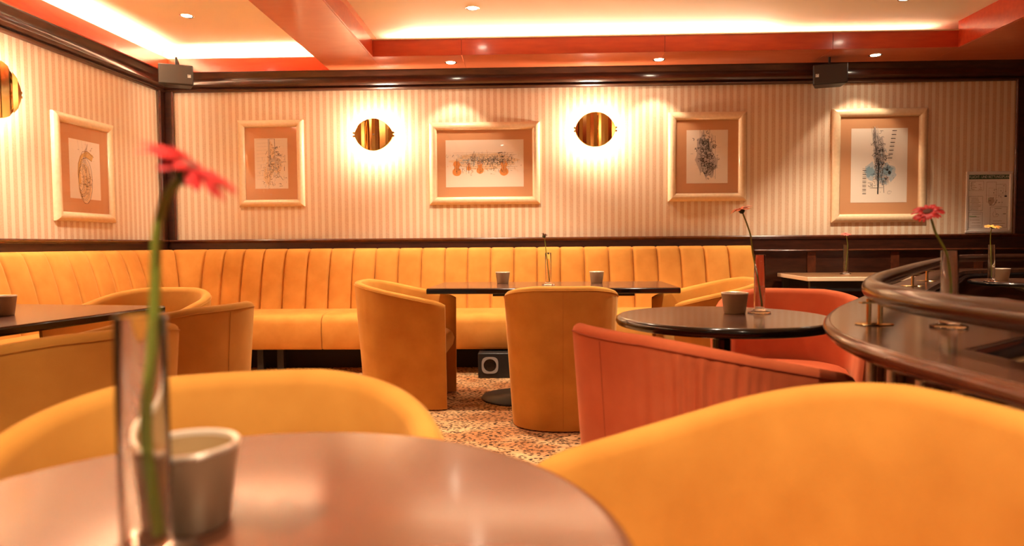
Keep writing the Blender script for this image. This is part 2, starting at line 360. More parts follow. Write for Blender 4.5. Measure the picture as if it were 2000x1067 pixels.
# ------------------------------------------------------------------ sconces
def sconce(loc, rotz, wd, ht, label, sharp):
    t = thing('wall_sconce', label, 'wall lamp', loc, rotz, 'gold oval wall sconces')   # local: wall at y=0, room at -y
    n = 48; pts = []
    for i in range(n):
        a = 2*pi*i/n; c, s_ = cos(a), sin(a)
        e = 1.0 if (c > 0 and sharp) else .72 if sharp else .85
        x = wd/2*(abs(c)**.95)*(1 if c > 0 else -1); z = ht/2*(abs(s_)**(1.15 if c > 0 and sharp else 1.0))*(1 if s_ > 0 else -1)
        pts.append((x, z))
    def zr(x):   # half height at x
        k = min(1, abs(x)/(wd/2)); return ht/2*(1-k**(1.7 if (x > 0 and sharp) else 2.1))**.62
    mb = MB(); ns = 11; X = [-wd/2+wd*i/ns for i in range(ns+1)]
    rnd = random.Random(int(loc[0]*100))
    for i in range(ns):          # vertical facets, each leaning its own way
        a, b_ = X[i], X[i+1]; t1, t2 = rnd.uniform(0,.022), rnd.uniform(0,.022)
        m_ = 6; rows = [[(a+(b_-a)*j/m_, -.115-(t1+(t2-t1)*j/m_), zr(a+(b_-a)*j/m_)*kk) for j in range(m_+1)] for kk in (-1,1)]
        mb.grid(rows, sm=False)
    obj('mirror_facets', mb, GOLD, t, fix=False)
    mb = MB(); lp = [(x, zr(x)) for x in [wd/2*cos(pi*i/40) for i in range(41)]]
    loop = lp + [(x,-z) for x, z in lp[::-1][1:-1]]
    k = len(loop); rows = [[(x*s1, y_, z*s1) for x, z in loop] for s1, y_ in ((1.0,-.1),(1.03,-.1),(1.03,-.112),(1.0,-.118))]
    mb.grid(rows, closev=True); obj('rim', mb, GOLD, t)
    mb = MB(); mb.quad([(x,-.101,z) for x, z in loop]); obj('back_plate', mb, BRASS, t)
    for s_ in (-1,1):
        mb = MB(); mb.box((s_*(wd/2+.004)-.012,-.124,-.022),(s_*(wd/2+.004)+.012,-.094,-.006)); mb.box((s_*(wd/2+.004)-.012,-.124,.006),(s_*(wd/2+.004)+.012,-.094,.022))
        obj('clip', mb, BRASS, t, bevel=.002)
    mb = MB(); mb.box((-.05,-.012,-.03),(.05,0,.03)); mb.tube([(0,0,0),(0,-.1,0)], .008); obj('wall_mount', mb, BRASS, t)
    mb = MB(); mb.tube([(-.045,-.068,0),(.045,-.068,0)], .006); obj('halogen_tube', mb, BULB, t)
    mb = MB(); mb.box((-.008,-.128,-.008),(.008,-.112,.008)); obj('centre_stud', mb, CHROME, t, bevel=.001)
    for s_ in (-1,1): lamp('POINT', 'sconce_lamp', (s_*.03,-.068,0), P_SCONCE/2, t, color=(1,.84,.64), shadow_soft_size=.015)
sconce((-1.345,D,1.945), 0, .325, .27, 'gold oval wall sconce left of the landscape picture on the back wall', True)
sconce((.54,D,1.965), 0, .335, .285, 'gold oval wall sconce right of the landscape picture on the back wall', False)
p = pl(-1.87, 0)
sconce((p[0],p[1],1.955), LROT, .34, .34, 'gold slatted wall sconce on the left wall, cut off by the frame edge', False)

# ------------------------------------------------------------------ framed pictures
INK = mat('ink', (.035,.03,.03), .8); SEPIA = mat('sepia_ink', (.25,.12,.05), .8); OCHRE = mat('ochre_wash', (.74,.45,.15), .8)
ORANGE = mat('orange_wash', (.78,.30,.07), .8); BLUE = mat('blue_wash', (.28,.42,.50), .8); GREYW = mat('grey_wash', (.55,.47,.42), .8)
PALEB = mat('pale_blue_wash', (.55,.60,.62), .8); PALEO = mat('pale_ochre_wash', (.84,.64,.42), .8)
DMATS = [INK, SEPIA, OCHRE, ORANGE, BLUE, GREYW, PALEB, PALEO]
class Draw:
    def __init__(s, W, H, seed): s.mb = MB(); s.W, s.H = W, H; s.r = random.Random(seed); s.k = 0
    def y(s): s.k += 1; return -.0002-.0000012*s.k
    def line(s, pts, w, mi):
        y = s.y(); P = [Vector((p[0],p[1])) for p in pts]; rows = [[],[]]
        for i, p_ in enumerate(P):
            t = (P[min(i+1,len(P)-1)]-P[max(0,i-1)]); t = t.normalized() if t.length > 0 else Vector((1,0)); n_ = Vector((-t.y,t.x))*w/2
            for k_, q in ((0,p_+n_),(1,p_-n_)): rows[k_].append((q.x, y, q.y))
        s.mb.grid(rows, mi, sm=False)
    def blob(s, cx, cz, rx, rz, mi, jag=.2, n=18):
        y = s.y(); s.mb.quad([(cx+rx*(1+s.r.uniform(-jag,jag))*cos(2*pi*i/n), y, cz+rz*(1+s.r.uniform(-jag,jag))*sin(2*pi*i/n)) for i in range(n)], mi)
    def curl(s, cx, cz, rad, mi, w=.0016):
        a0 = s.r.uniform(0,6.28); sp = s.r.uniform(2.5,5.5)
        s.line([(cx+rad*(1-.08*i/2)*cos(a0+sp*i/10), cz+rad*(1-.05*i)*sin(a0+sp*i/10)) for i in range(11)], w, mi)
    def scrib(s, cx, cz, sx, sz, n, mis, ln=.03, w=.0014):
        for _ in range(n):
            x, z = cx+s.r.gauss(0,sx), cz+s.r.gauss(0,sz); a = s.r.choice((0,pi/2,s.r.uniform(0,pi))); l_ = ln*s.r.uniform(.2,1)
            if s.r.random() < .45: s.curl(x, z, l_*.4, s.r.choice(mis), w*s.r.uniform(.7,1.6))
            else: s.line([(x-l_/2*cos(a), z-l_/2*sin(a)), (x+l_/2*cos(a), z+l_/2*sin(a))], w*s.r.uniform(.6,2), s.r.choice(mis))
def draw_art(kind, W, H):
    d = Draw(W, H, kind*11+3); g = d.r
    if kind == 1:   # brass horn
        for c, rr in (((0,-.07*H/ .5*.5),.0),): pass
        d.blob(-.005,-.08,.052,.11,7,.12); d.line([(-.045,-.08),(-.05,-.02),(-.045,.03),(-.03,.07),(.0,.09),(.03,.088)], .020, 2); d.line([(.0,.09),(.03,.085),(.06,.07)], .036, 2); d.line([(-.02,.10),(.02,.108),(.07,.078)], .003, 1); d.line([(-.03,.055),(.01,.072),(.055,.055)], .003, 1); d.line([(-.056,-.05),(-.054,.03),(-.02,.10)], .003, 1)
        for i in range(10):
            rx, rz = .055-.004*i, .13-.008*i
            d.line([(rx*cos(a/14*6.28)-.004*i, -.06+rz*sin(a/14*6.28)) for a in range(15)], .0022, g.choice((1,2,0,1)))
        for i in range(5): d.line([(-.03+.008*i,.0),(-.02+.006*i,.06),(.0+.006*i,.11+.01*i)], .002, g.choice((1,0,2)))
        d.scrib(.0,-.08,.022,.045,90,(0,1,1,2),.03)
        for x in (-.04,-.01,.02): d.line([(x,.09),(x-.015,.16)], .0012, 5)
        d.scrib(.01,.1,.03,.02,25,(1,2,5),.02)
    elif kind == 2:
        for k_ in range(12): d.line([(-.11,.15-.022*k_-.004),(-.02+g.uniform(-.02,.02),.15-.022*k_)], .0011, 5)
        for k_ in range(16): d.line([(.03,.14-.017*k_),(.10,.14-.017*k_)], .001, 7)
        d.blob(.0,.03,.03,.10,7,.15); d.blob(.045,-.01,.04,.05,7,.3); d.blob(-.03,-.08,.03,.05,7,.3)
        for x in (-.02,-.012,.028): d.line([(x,.15),(x+.004,-.04)], .006, 5)
        d.line([(-.012,.15),(.03,.15),(.03,.10)], .002, 1)
        d.scrib(.03,.0,.03,.05,170,(1,5,5,0),.03,.002); d.scrib(-.02,-.06,.03,.05,120,(1,5,7),.025,.0018); d.scrib(.05,.06,.02,.03,26,(1,0,5),.02)
        d.line([(-.03,-.11),(-.02,-.145),(-.012,-.10)], .002, 1); d.line([(.06,-.14),(.085,-.138)], .002, 0)
    elif kind == 3:
        d.blob(.0,.01,.24,.05,7,.15,40)
        for k_ in range(9): d.line([(-.24+g.uniform(0,.04),.065-.012*k_),(.25-g.uniform(0,.05),.064-.012*k_)], .001, g.choice((0,1,5)))
        for cx, s_ in ((-.21,1),(-.12,.5),(-.035,.8),(.145,1.0)):
            d.blob(cx,-.040*s_-.01,.034*s_,.026*s_,3,.04); d.blob(cx,.0-.004,.027*s_,.021*s_,3,.04); d.blob(cx,-.02,.019*s_,.02*s_,3,.04)
            d.line([(cx,.03),(cx,-.06)], .003, 0); d.line([(cx-.014,-.01),(cx-.017,-.04)], .002, 0); d.line([(cx+.014,-.01),(cx+.017,-.04)], .002, 0)
        d.scrib(.07,.015,.05,.013,190,(0,0,5),.022,.0018); d.scrib(-.1,.015,.06,.012,70,(0,5,4),.03,.0018)
        d.scrib(.16,.02,.04,.02,70,(0,0,1),.02); d.scrib(0,-.035,.13,.014,110,(0,1,3,2),.02); d.scrib(-.02,.045,.14,.012,80,(0,1,2,5),.03)
        for x, w_ in ((-.09,.006),(-.08,.004),(-.07,.004)): d.line([(x,.06),(x,.012)], w_*.6, 0)
        d.line([(.1,.062),(.135,.066)], .005, 0)
    elif kind == 4:
        d.blob(-.015,.01,.05,.13,5,.35); d.blob(.02,-.05,.04,.07,5,.35)
        for x in (-.045,-.035,-.02,.005,.015,.028,.036,.05): d.line([(x,.17+g.uniform(-.04,.02)),(x+.002,-.15+g.uniform(-.01,.08))], .0014, g.choice((0,5,0)))
        for z in (.06,.03,-.06,-.075): d.line([(-.07,z),(.085,z)], .001, 5)
        d.scrib(-.015,.07,.025,.035,120,(0,0,0,5),.035,.0022); d.scrib(.0,-.02,.028,.035,120,(0,0,5),.035,.0022); d.scrib(.015,-.07,.022,.03,70,(0,0,5),.03,.002)
        for c in ((-.01,.09,.02),(.045,.065,.016),(-.03,.04,.016),(.01,.0,.02),(.02,-.05,.022),(-.01,-.1,.014),(-.03,-.02,.016)):
            for q in range(3): d.curl(c[0],c[1],c[2]*(1-.22*q),0,.003)
        d.line([(-.03,-.09),(-.005,-.13),(.0,-.09)], .004, 0); d.line([(.005,.12),(.012,.04)], .006, 0)
    elif kind == 5:
        d.blob(-.055,-.04,.05,.055,6,.3); d.blob(.06,-.05,.055,.06,6,.3); d.blob(-.06,-.045,.03,.035,4,.35); d.blob(.055,-.035,.04,.035,4,.3); d.blob(.045,-.1,.03,.03,5,.35)
        d.blob(-.0,.06,.035,.14,5,.2); d.blob(-.03,.2,.014,.06,5,.3)
        for k_ in range(26):
            x0 = -.035+g.gauss(0,.012); d.line([(x0,.26+g.uniform(-.08,.02)),(x0+.02,.1),(x0+.03+g.uniform(-.02,.03),-.05-g.uniform(0,.12))], .0022*g.uniform(.5,1.4), g.choice((0,5,0)))
        d.scrib(.0,.08,.02,.06,150,(0,0,5),.035,.002); d.scrib(.015,-.03,.022,.06,150,(0,0,4),.03,.002); d.scrib(.03,-.09,.04,.03,80,(0,4,5),.03)
        d.line([(-.004,.02),(-.006,-.2)], .009, 0); d.line([(.03,-.1),(.035,-.19)], .003, 0)
        for k_ in range(16):
            z = .24-.0135*k_
            d.line([(.085-.002*k_,z),(.115-.002*k_,z)], .0055 if k_%2 == 0 else .002, 0 if k_%2 == 0 else 5)
        for k_ in range(14):
            z = -.02-.0135*k_; d.line([(-.11,z),(-.085,z)], .005 if k_%2 else .002, 0)
        d.blob(.07,-.05,.01,.013,0,.1); d.blob(.055,-.03,.008,.009,0,.1)
        d.line([(-.075,-.12),(-.05,-.12)], .002, 0); d.curl(-.06,-.135,.012,0,.003); d.line([(-.045,-.12),(-.045,-.15)], .003, 0); d.line([(-.06,-.155),(.03,-.155)], .002, 0)
        d.curl(.07,-.19,.014,5,.003); d.curl(.075,-.185,.01,5,.003)
    return d.mb
def picture(kind, loc, rotz, W, H, mw, mh, fw, label):
    """W,H outer size; fw frame width; mw,mh mat margins; local origin centre, wall at y=0"""
    t = thing('framed_picture', label, 'picture', loc, rotz, 'champagne framed music prints')
    prof = [(0,.0),(0,-.018),(.10,-.026),(.3,-.034),(.55,-.036),(.8,-.030),(.95,-.022),(1,-.014),(1,0)]   # across: outer -> inner
    c = [(-W/2,-H/2),(W/2,-H/2),(W/2,H/2),(-W/2,H/2)]; ci = [(-W/2+fw,-H/2+fw),(W/2-fw,-H/2+fw),(W/2-fw,H/2-fw),(-W/2+fw,H/2-fw)]
    for i in range(4):
        a, b_, ai, bi = c[i], c[(i+1)%4], ci[i], ci[(i+1)%4]
        mb = MB(); rows = []
        for p0, p1 in ((a,ai),(b_,bi)):
            g_ = .0006 if p0 == a else -.0006
            dx, dz = (b_[0]-a[0]), (b_[1]-a[1]); l_ = sqrt(dx*dx+dz*dz); dx, dz = dx/l_*g_, dz/l_*g_
            rows.append([(p0[0]+(p1[0]-p0[0])*q+dx, y, p0[1]+(p1[1]-p0[1])*q+dz) for q, y in prof])
        n = mb.grid(rows, closev=True, sm=False); k = len(prof)
        mb.face([n+j for j in range(k)]); mb.face([n+k+j for j in range(k)][::-1])
        obj('frame_rail', mb, FRAME, t)
    iw, ih = W-2*fw, H-2*fw
    mb = MB(); mb.box((-iw/2-.002,-.010,-ih/2-.002),(iw/2+.002,-.002,ih/2+.002)); obj('mat_board', mb, MATB, t)
    pw, ph = iw-2*mw, ih-2*mh
    mb = MB(); mb.box((-pw/2,-.0112,-ph/2),(pw/2,-.010,ph/2)); pp = obj('art_sheet', mb, PAPER, t)
    d = obj('drawing', draw_art(kind, pw, ph), DMATS, pp, fix=False); d.location = (0,-.0112,0)
    s_ = {1:(1.3,1.3),2:(1.15,1.42),3:(1.15,1.42),4:(1.35,1.30),5:(1.25,1.22)}[kind]; d.scale = (s_[0],1,s_[1])
    mb = MB(); mb.quad([(-iw/2,-.0155,-ih/2),(iw/2,-.0155,-ih/2),(iw/2,-.0155,ih/2),(-iw/2,-.0155,ih/2)]); obj('glass', mb, PANE, t, fix=False)
def wallpic(kind, x0, x1, z0, z1, mw, mh, fw, label): picture(kind, ((x0+x1)/2, D, (z0+z1)/2), 0, x1-x0, z1-z0, mw, mh, fw, label)
wallpic(2, -2.565, -1.985, 1.346, 2.098, .082, .095, .062, 'portrait framed sketch in pale greys nearest the dark corner on the back wall')
wallpic(3, -.885, .072, 1.348, 2.056, .075, .085, .066, 'landscape framed print of small orange violins between the two gold sconces')
wallpic(4, 1.172, 1.835, 1.358, 2.118, .088, .085, .068, 'portrait framed dark ink sketch right of the second gold sconce')
wallpic(5, 2.557, 3.352, 1.165, 2.129, .092, .098, .070, 'tallest framed print, blue and grey, under the right loudspeaker')
p = pl(-1.005, 0)
picture(1, (p[0],p[1],1.565), LROT, .615, .755, .085, .10, .066, 'framed golden horn print on the left wall')

# ------------------------------------------------------------------ escape plan sign
def text_mesh(txt, size, m, parent, loc, align='CENTER', name='lettering', sx=1):
    cu = bpy.data.curves.new('t', 'FONT'); cu.body = txt; cu.size = size; cu.align_x = align; cu.align_y = 'CENTER'
    o = bpy.data.objects.new('t', cu); COL.objects.link(o); bpy.context.view_layer.update()
    me = bpy.data.meshes.new_from_object(o.evaluated_get(bpy.context.evaluated_depsgraph_get()))
    bpy.data.objects.remove(o); bpy.data.curves.remove(cu); me.materials.clear(); me.materials.append(m)
    q = bpy.data.objects.new(name, me); COL.objects.link(q); q.parent = parent; q.location = loc; q.rotation_euler = (pi/2,0,0); q.scale = (sx,1,1)
    return q
SGREEN = mat('sign_green', (.02,.09,.055), .6); PLG = mat('plan_green', (.42,.60,.38), .7); WHITE = mat('sign_white', (.85,.85,.82), .6)
t = thing('escape_plan', 'white framed escape plan sign with green header at the right end of the back wall', 'sign', (3.878,D,1.327))
W, H = .385, .52
for a, b_ in (((-W/2,-H/2),(W/2,-H/2+.022)),((-W/2,H/2-.022),(W/2,H/2)),((-W/2,-H/2+.0225),(-W/2+.022,H/2-.0225)),((W/2-.022,-H/2+.0225),(W/2,H/2-.0225))):
    mb = MB(); mb.box((a[0],-.014,a[1]),(b_[0],0,b_[1])); obj('frame_rail', mb, ALU, t, bevel=.004)
mb = MB(); mb.box((-W/2+.015,-.006,-H/2+.015),(W/2-.015,-.001,H/2-.015)); obj('plan_sheet', mb, PAPERW, t)
mb = MB(); mb.box((-W/2+.026,-.0068,.195),(W/2-.026,-.006,.232)); hd = obj('header_band', mb, SGREEN, t)
text_mesh('FLUCHT- UND RETTUNGSPLAN', .030, WHITE, hd, (0,-.0072,.2135), sx=.78)
d = Draw(1,1,9)
def rect(x0,z0,x1,z1,w=.0016,mi=0): d.line([(x0,z0),(x1,z0)],w,mi); d.line([(x1,z0),(x1,z1)],w,mi); d.line([(x1,z1),(x0,z1)],w,mi); d.line([(x0,z1),(x0,z0)],w,mi)
rect(-.165,.10,-.045,.18,.0014,1); rect(-.165,-.07,-.05,.05); rect(-.165,-.215,-.05,-.085); rect(.015,-.215,.155,-.04)
for (x0,z0,x1,z1,n_) in ((-.155,.11,-.10,.17,5),(-.09,.11,-.055,.15,4),(-.155,-.06,-.06,.035,9),(-.155,-.2,-.06,-.1,5),(.03,-.2,.14,-.16,3)):
    for i in range(n_):
        z = z1-(z1-z0)*i/max(1,n_-1); a = d.r.uniform(x0,x0+.02); d.line([(a,z),(x1-d.r.uniform(0,.03),z)], .0022, 1)
for i in range(5): d.blob(d.r.choice((-.145,-.09)), .165-.012*i, .003,.003,0,.1,8)
rect(-.02,.0,.06,.17,.0016,1); rect(.06,.06,.14,.15,.0016,1); rect(.0,.04,.045,.12,.0014,5); rect(.075,.07,.12,.12,.0014,5); d.line([(-.03,.06),(.15,.06)],.0012,5)
rect(.055,-.03,.11,.04,.0012,5)
for i in range(14): d.blob(d.r.uniform(-.03,.14), d.r.uniform(-.02,.15), .0035,.0035, d.r.choice((0,0,1)), .1, 8)
d.blob(.02,.01,.025,.03,5,.2)
d.line([(.005,-.025),(.045,-.025),(.07,.02)], .004, 0); d.line([(.0,.012),(.02,.012)], .004, 0); d.line([(.13,.05),(.15,.05)], .012, 0)
d.line([(.035,-.10),(.055,-.065),(.065,-.10),(.08,-.12),(.045,-.125),(.035,-.10)], .003, 5); d.curl(.07,-.11,.015,0,.002); d.line([(.12,-.1),(.145,-.1)],.004,0); d.line([(.05,-.055),(.11,-.055)],.0025,0)
q = obj('plan_drawing', d.mb, DMATS, t, fix=False); q.location = (0,-.0062,0)
mb = MB(); mb.box((-.005,-.0064,-.005),(.03,-.0061,.035)); mb.box((-.16,-.0064,-.125),(-.10,-.0061,-.115)); obj('green_route', mb, PLG, t)

# ------------------------------------------------------------------ loudspeakers
def speaker(loc, rotz, tilt, label, badge_x, light, top, arm=0):
    t = thing('loudspeaker', label, 'loudspeaker', loc, rotz, 'wall mounted loudspeakers')
    W, H, Dp = .262, .165, .15
    body = [( -W/2,0),(W/2,0),(W/2-.03,Dp),(-W/2+.03,Dp)]
    mb = MB(); n = len(mb.v); mb.prism(body, -H/2, H/2)
    c = obj('cabinet', mb, BLACKM, t, bevel=.012, seg=3); c.rotation_euler[0] = tilt
    mb = MB(); mb.box((-W/2+.008,-.007,-H/2+.008),(W/2-.008,.001,H/2-.008)); g = obj('grille', mb, light, t, bevel=.005); g.rotation_euler[0] = tilt
    mb = MB(); mb.box((-.012,-.0095,-.012),(.012,-.0068,.012)); bd = obj('badge', mb, WHITE, g); bd.location = (badge_x,0,-.01)
    mb = MB(); mb.tube([(-.004+.007*cos(a),-.0098,.002+.007*sin(a)) for a in [pi*.1+i*pi*1.3/8 for i in range(9)]], .0013, 6); s_ = obj('emblem', mb, BLACKM, g); s_.location = (badge_x+.003,0,-.01)
    mb = MB(); mb.tube([(0,.06,H/2-.01),(0,.06,top-loc[2])]+([(0,.07,top-loc[2]+.004),(0,arm,top-loc[2]+.004)] if arm else []), .009, 10); obj('bracket', mb, BLACKM, t)
    return t
GR2 = mat('speaker_cloth_lit', (.10,.085,.07), .7)  # second copy of the speaker cloth, lit look put into its colour
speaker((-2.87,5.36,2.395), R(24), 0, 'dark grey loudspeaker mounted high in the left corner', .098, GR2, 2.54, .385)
speaker((2.41,5.50,2.355), R(-16), R(0), 'black loudspeaker mounted under the soffit above the tallest picture', -.098, GRILLE, ZS)

# ------------------------------------------------------------------ banquette
BAN = thing('corner_banquette', 'long mustard velvet corner banquette with channelled back along both walls', 'sofa')
# path of top front line of the back
rad = .30; xo = -3.13; yo = 5.68
path = []
LD = Vector((cos(LA), sin(LA)))
cen = Vector((xo+rad, yo-rad))
def ban(s):      # s measured from end of arc (start of the back run = 0); returns point, inward normal
    if s >= 0: return Vector((cen.x+s, yo)), Vector((0,-1))
    La = rad*(pi/2)
    if s >= -La:
        a = pi/2 - s/rad; return cen+Vector((cos(a),sin(a)))*rad, Vector((-cos(a),-sin(a)))
    k = -s-La; p0 = cen+Vector((-rad,0)); return p0+Vector((-.046,-1)).normalized()*k, Vector((1,-.046)).normalized()
seams = [-2.827+.0]; La = rad*pi/2
S = [0.0]
meas = [-2.820,-2.640,-2.454,-2.255,-2.043,-1.840,-1.633,-1.426,-1.216,-1.005,-.791,-.586,-.377,-.168,.040,.248,.464,.685,.901,1.116,1.321,1.535,1.749,1.976]
S += [m_*.9435-cen.x+.004 for m_ in meas]
S = sorted(set([-La, -La/2]+S+[-La-.185*i for i in range(1,14)]))
def panel(s0, s1):
    mb = MB(); nu, rows = 16, []
    prof = [(-.10,.30),(.0,.40),(.0,.46),(.012,.60),(.016,.75),(.010,.88),(.0,.945),(-.012,.965),(-.035,.975),(-.075,.975),(-.085,.965),(-.085,.42)]
    # offset: (relative thickness, z) ; lean moves the foot of the back into the room
    for i in range(nu+1):
        u_ = .5-.5*cos(pi*i/nu)*(1.06-.06*cos(pi*i/nu)**2); s = s0+(s1-s0)*u_; p, nn = ban(s)
        e = 1-abs(2*u_-1)**14; edge = -.026*(1-e)+.007*e*sin(pi*u_)
        row = []
        for o, z in prof:
            lean = .135*(.975-z)/.515
            off = o + lean + (edge if o > -.05 else 0); zz = z-(.010*(1-e) if z > .93 else 0)
            q = p+nn*off; row.append((q.x,q.y,zz))
        rows.append(row)
    n = mb.grid(rows, closev=True); k = len(prof)
    mb.face([n+j for j in range(k)]); mb.face([n+nu*k+j for j in range(k)][::-1])
    obj('back_panel', mb, YSOFA, BAN)
for a, b_ in zip(S[:-1], S[1:]): panel(a, b_)
# backing board behind the panels
mb = MB(); pp = []
for i in range(60):
    s = S[0]+(S[-1]-S[0])*i/59; p, nn = ban(s); pp.append(p)
mb.sweep(pp, [(.09,.05),(.086,.05),(.086,.965),(.09,.965)]); 
obj('back_board', mb, PLINTH, BAN)
# seats: profile swept along corner path, mitred at the corner
seatprof = [(-.02,.21),(-.02,.46)]+[(.20,.475),(.40,.478),(.52,.472)]+[(.56+.07*sin(a),.40+.068*cos(a)) for a in [i*pi/2/6 for i in range(1,7)]]+[(.632,.33),(.622,.215),(.61,.20),(0,.20)]
q0 = Vector((xo,yo)); lend = q0+Vector((-.046,-1)).normalized()*2.9
# corner point such that offset measured from the back foot line
base = .02
def seat(name_pts, caps=True):
    mb = MB(); mb.sweep(name_pts, [(-o-base, z) for o, z in seatprof], sm=True); return mb
cut = [(-3.13,yo), (-1.62,yo), (.05,yo), (1.88,yo)]
o = seat([(cut[1][0]-.002,yo),(xo,yo),tuple(lend)][::-1]); obj('seat_cushion', o, YSOFA, BAN, bevel=.006)
obj('seat_cushion', seat([(cut[1][0]+.002,yo),(cut[2][0]-.002,yo)]), YSOFA, BAN, bevel=.006)
obj('seat_cushion', seat([(cut[2][0]+.002,yo),(cut[3][0],yo)]), YSOFA, BAN, bevel=.006)
mb = MB(); mb.sweep([tuple(lend),(xo,yo),(1.88,yo)], [(-.30,.0),(-.02,.0),(-.02,.2),(-.30,.2)]); obj('plinth', mb, PLINTH, BAN)
for x in (-2.16,-2.0,-.9,.3,1.5):
    mb = MB(); mb.box((x,5.12,0),(x+.05,5.17,.2)); obj('leg', mb, BLACKM, BAN)

# subwoofer below the banquette
t = thing('subwoofer', 'black box with a round grey port on the carpet under the banquette', 'loudspeaker', (-.22,4.93,0))
mb = MB(); mb.box((-.19,.0,.0),(.19,.18,.188)); obj('cabinet', mb, BLACKM, t, bevel=.006)
mb = MB(); rows = []
n = 32
def rsq(a, h): 
    c, s_ = cos(a), sin(a); return (h*abs(c)**.6*(1 if c > 0 else -1), h*abs(s_)**.6*(1 if s_ > 0 else -1))
for kind_, y_ in ((1,-.001),(1,-.008),(0,-.008),(0,.02)):
    rows.append([(((rsq(2*pi*i/n,.062)[0]) if kind_ else .048*cos(2*pi*i/n))-.10, y_, ((rsq(2*pi*i/n,.062)[1]) if kind_ else .048*sin(2*pi*i/n))+.098) for i in range(n)])
mb.grid(rows, closev=True); obj('port_ring', mb, mat('grey_plastic', (.30,.27,.25), .35), t)
mb = MB(); mb.quad([(.047*cos(2*pi*i/n)-.10,-.0015,.047*sin(2*pi*i/n)+.098) for i in range(n)]); obj('port_hole', mb, BLACK, t)

# ------------------------------------------------------------------ tub chairs
HB, HF = .78, .655
def chair_meshes(colm, seamm, pleat, seed):
    rnd = random.Random(seed)
    # plan curve parameter list: left arm front -> back -> right arm front (local: front = +y)
    pts = []
    na, nb = (36, 160) if pleat else (14, 66)
    for i in range(na): pts.append((-1, .29-(.29+.02)*i/na, 's'))
    for i in range(nb+1):
        a = pi + pi*i/nb; pts.append((a,0,'c'))
    for i in range(1, na+1): pts.append((1, -.02+(.31)*i/na, 's'))
    def plan(p, t):   # t 0 floor, 1 top -> outer point & normal
        hw = .272+.048*t; yb = -.255-.055*t; y0 = -.02
        if p[2] == 's': return Vector((p[0]*hw, p[1])), Vector((p[0],0))
        c, s_ = cos(p[0]), sin(p[0]); e = 2/2.35
        x = hw*abs(c)**e*(1 if c > 0 else -1); y = y0+(y0-yb)*-abs(s_)**e
        n_ = Vector((abs(c)**(2-e)*(1 if c > 0 else -1)/hw, -abs(s_)**(2-e)/(y0-yb))).normalized()
        return Vector((x,y)), n_
    folds = [(rnd.uniform(0,1), rnd.uniform(.6,1.2)) for _ in range(12)]
    mb = MB(); rows = []; K = len(pts)
    for i, p in enumerate(pts):
        P1, n1 = plan(p,1); y = P1.y; top = HF+(HB-HF)*min(1,(.29-y)/.58)
        ei = min(i, K-1-i); endk = ([.35,.55,.72,.83,.91,.97] if pleat else [.35,.72,.93])[ei] if ei < (6 if pleat else 3) else 1.0
        top -= (1-endk)*.02
        th = .062
        row = []
        zs = [.008,.02,.2,.32,.42,.50,.57,.63,.68,.715,.735]
        prof = [(0,z*top/.78 if z > .02 else z) for z in zs]
        # rounded rim
        prof += [(.0,top-.022),(.004,top-.010),(.012,top-.003),(.022,top),(.032,top-.003),(.042,top-.011),(.047,top-.026)]
        prof += [(.050,top-.12),(.054,.42),(.054,.2),(.052,.02),(.052,.008)]
        for o, z in prof:
            t = z/HB; q, nn = plan(p, t)
            # shrink thickness around its middle at the arm ends
            oo = .025+(o-.025)*endk
            rip = 0
            if pleat and o == 0 and z > .25:
                sgn = i/(K-1)       # 0 left arm .. 1 right arm
                env = math.exp(-((sgn-pleat[1])/pleat[2])**2)*max(0,min(1,(z-.25)/.2))*max(0,min(1,(top-.024-z)/.03))
                rip = pleat[0]*env*(sin(sgn*pleat[3]+1.1*sin(sgn*47)+z*1.5)*.75+.45*sin(sgn*pleat[3]*.57+z*3))
            elif p[2] == 'c' and o == 0 and .3 < z < top-.03:
                sgn = (i-na)/nb; rip = .0011*sin(sgn*95)*math.exp(-((abs(sgn-.5)-.33)/.08)**2)*(z/.7)**2
            q = q - nn*(oo - rip)
            row.append((q.x,q.y,z))
        rows.append(row)
    n = mb.grid(rows, closev=True); k = len(rows[0])
    mb.face([n+j for j in range(k)]); mb.face([n+(K-1)*k+j for j in range(k)][::-1])
    shell = fixn(mb.mesh('shell', colm))
    # welt seams: vertical seam at back centre and a seam line just below the rim
    def off_pt(p, z, o):
        t = z/HB; q, nn = plan(p,t); q = q+nn*o; return (q.x,q.y,z)
    mb = MB(); mid = pts[na+nb//2]
    mb.tube([off_pt(mid, z, .0003) for z in (.02,.2,.4,.6,.75)], .0012, 6)
    for q in (pts[na+8], pts[na+nb-8]):
        pass
    vs = fixn(mb.mesh('back_seam', seamm))
    mb = MB(); ring = []
    for i, p in enumerate(pts[2:-2]):
        P1, _ = plan(p,1); top = HF+(HB-HF)*min(1,(.29-P1.y)/.58); q, nn = plan(p, top/HB)
        ring.append((q.x, q.y, top-.022))
    mb.tube([(x+0,y,z) for x,y,z in ring], .0018, 6)
    rs = fixn(mb.mesh('rim_welt', seamm if pleat else colm))
    # seat
    mb = MB(); rows = []
    sp = [(-.21,.24),(.0,.24),(.16,.25),(.235,.28),(.272,.33),(.283,.375),(.272,.415),(.24,.438),(.19,.447),(.05,.452),(-.1,.45),(-.21,.44)]
    nu = 16
    for y, z in sp:
        hw = .235 if y > -.02 else .235*max(.05,(1-((-.02-y)/.25)**2.35))**(1/2.35)
        rows.append([(hw*(2*j/nu-1), y, z+(.012*(1-(2*j/nu-1)**4) if z > .4 else 0)-(.012*abs(2*j/nu-1)**10 if z > .4 else 0)) for j in range(nu+1)])
    n = mb.grid(rows, closeu=True); c_ = nu+1
    mb.face([n+i*c_ for i in range(len(sp))]); mb.face([n+i*c_+nu for i in range(len(sp))][::-1])
    st_ = fixn(mb.mesh('seat', colm))
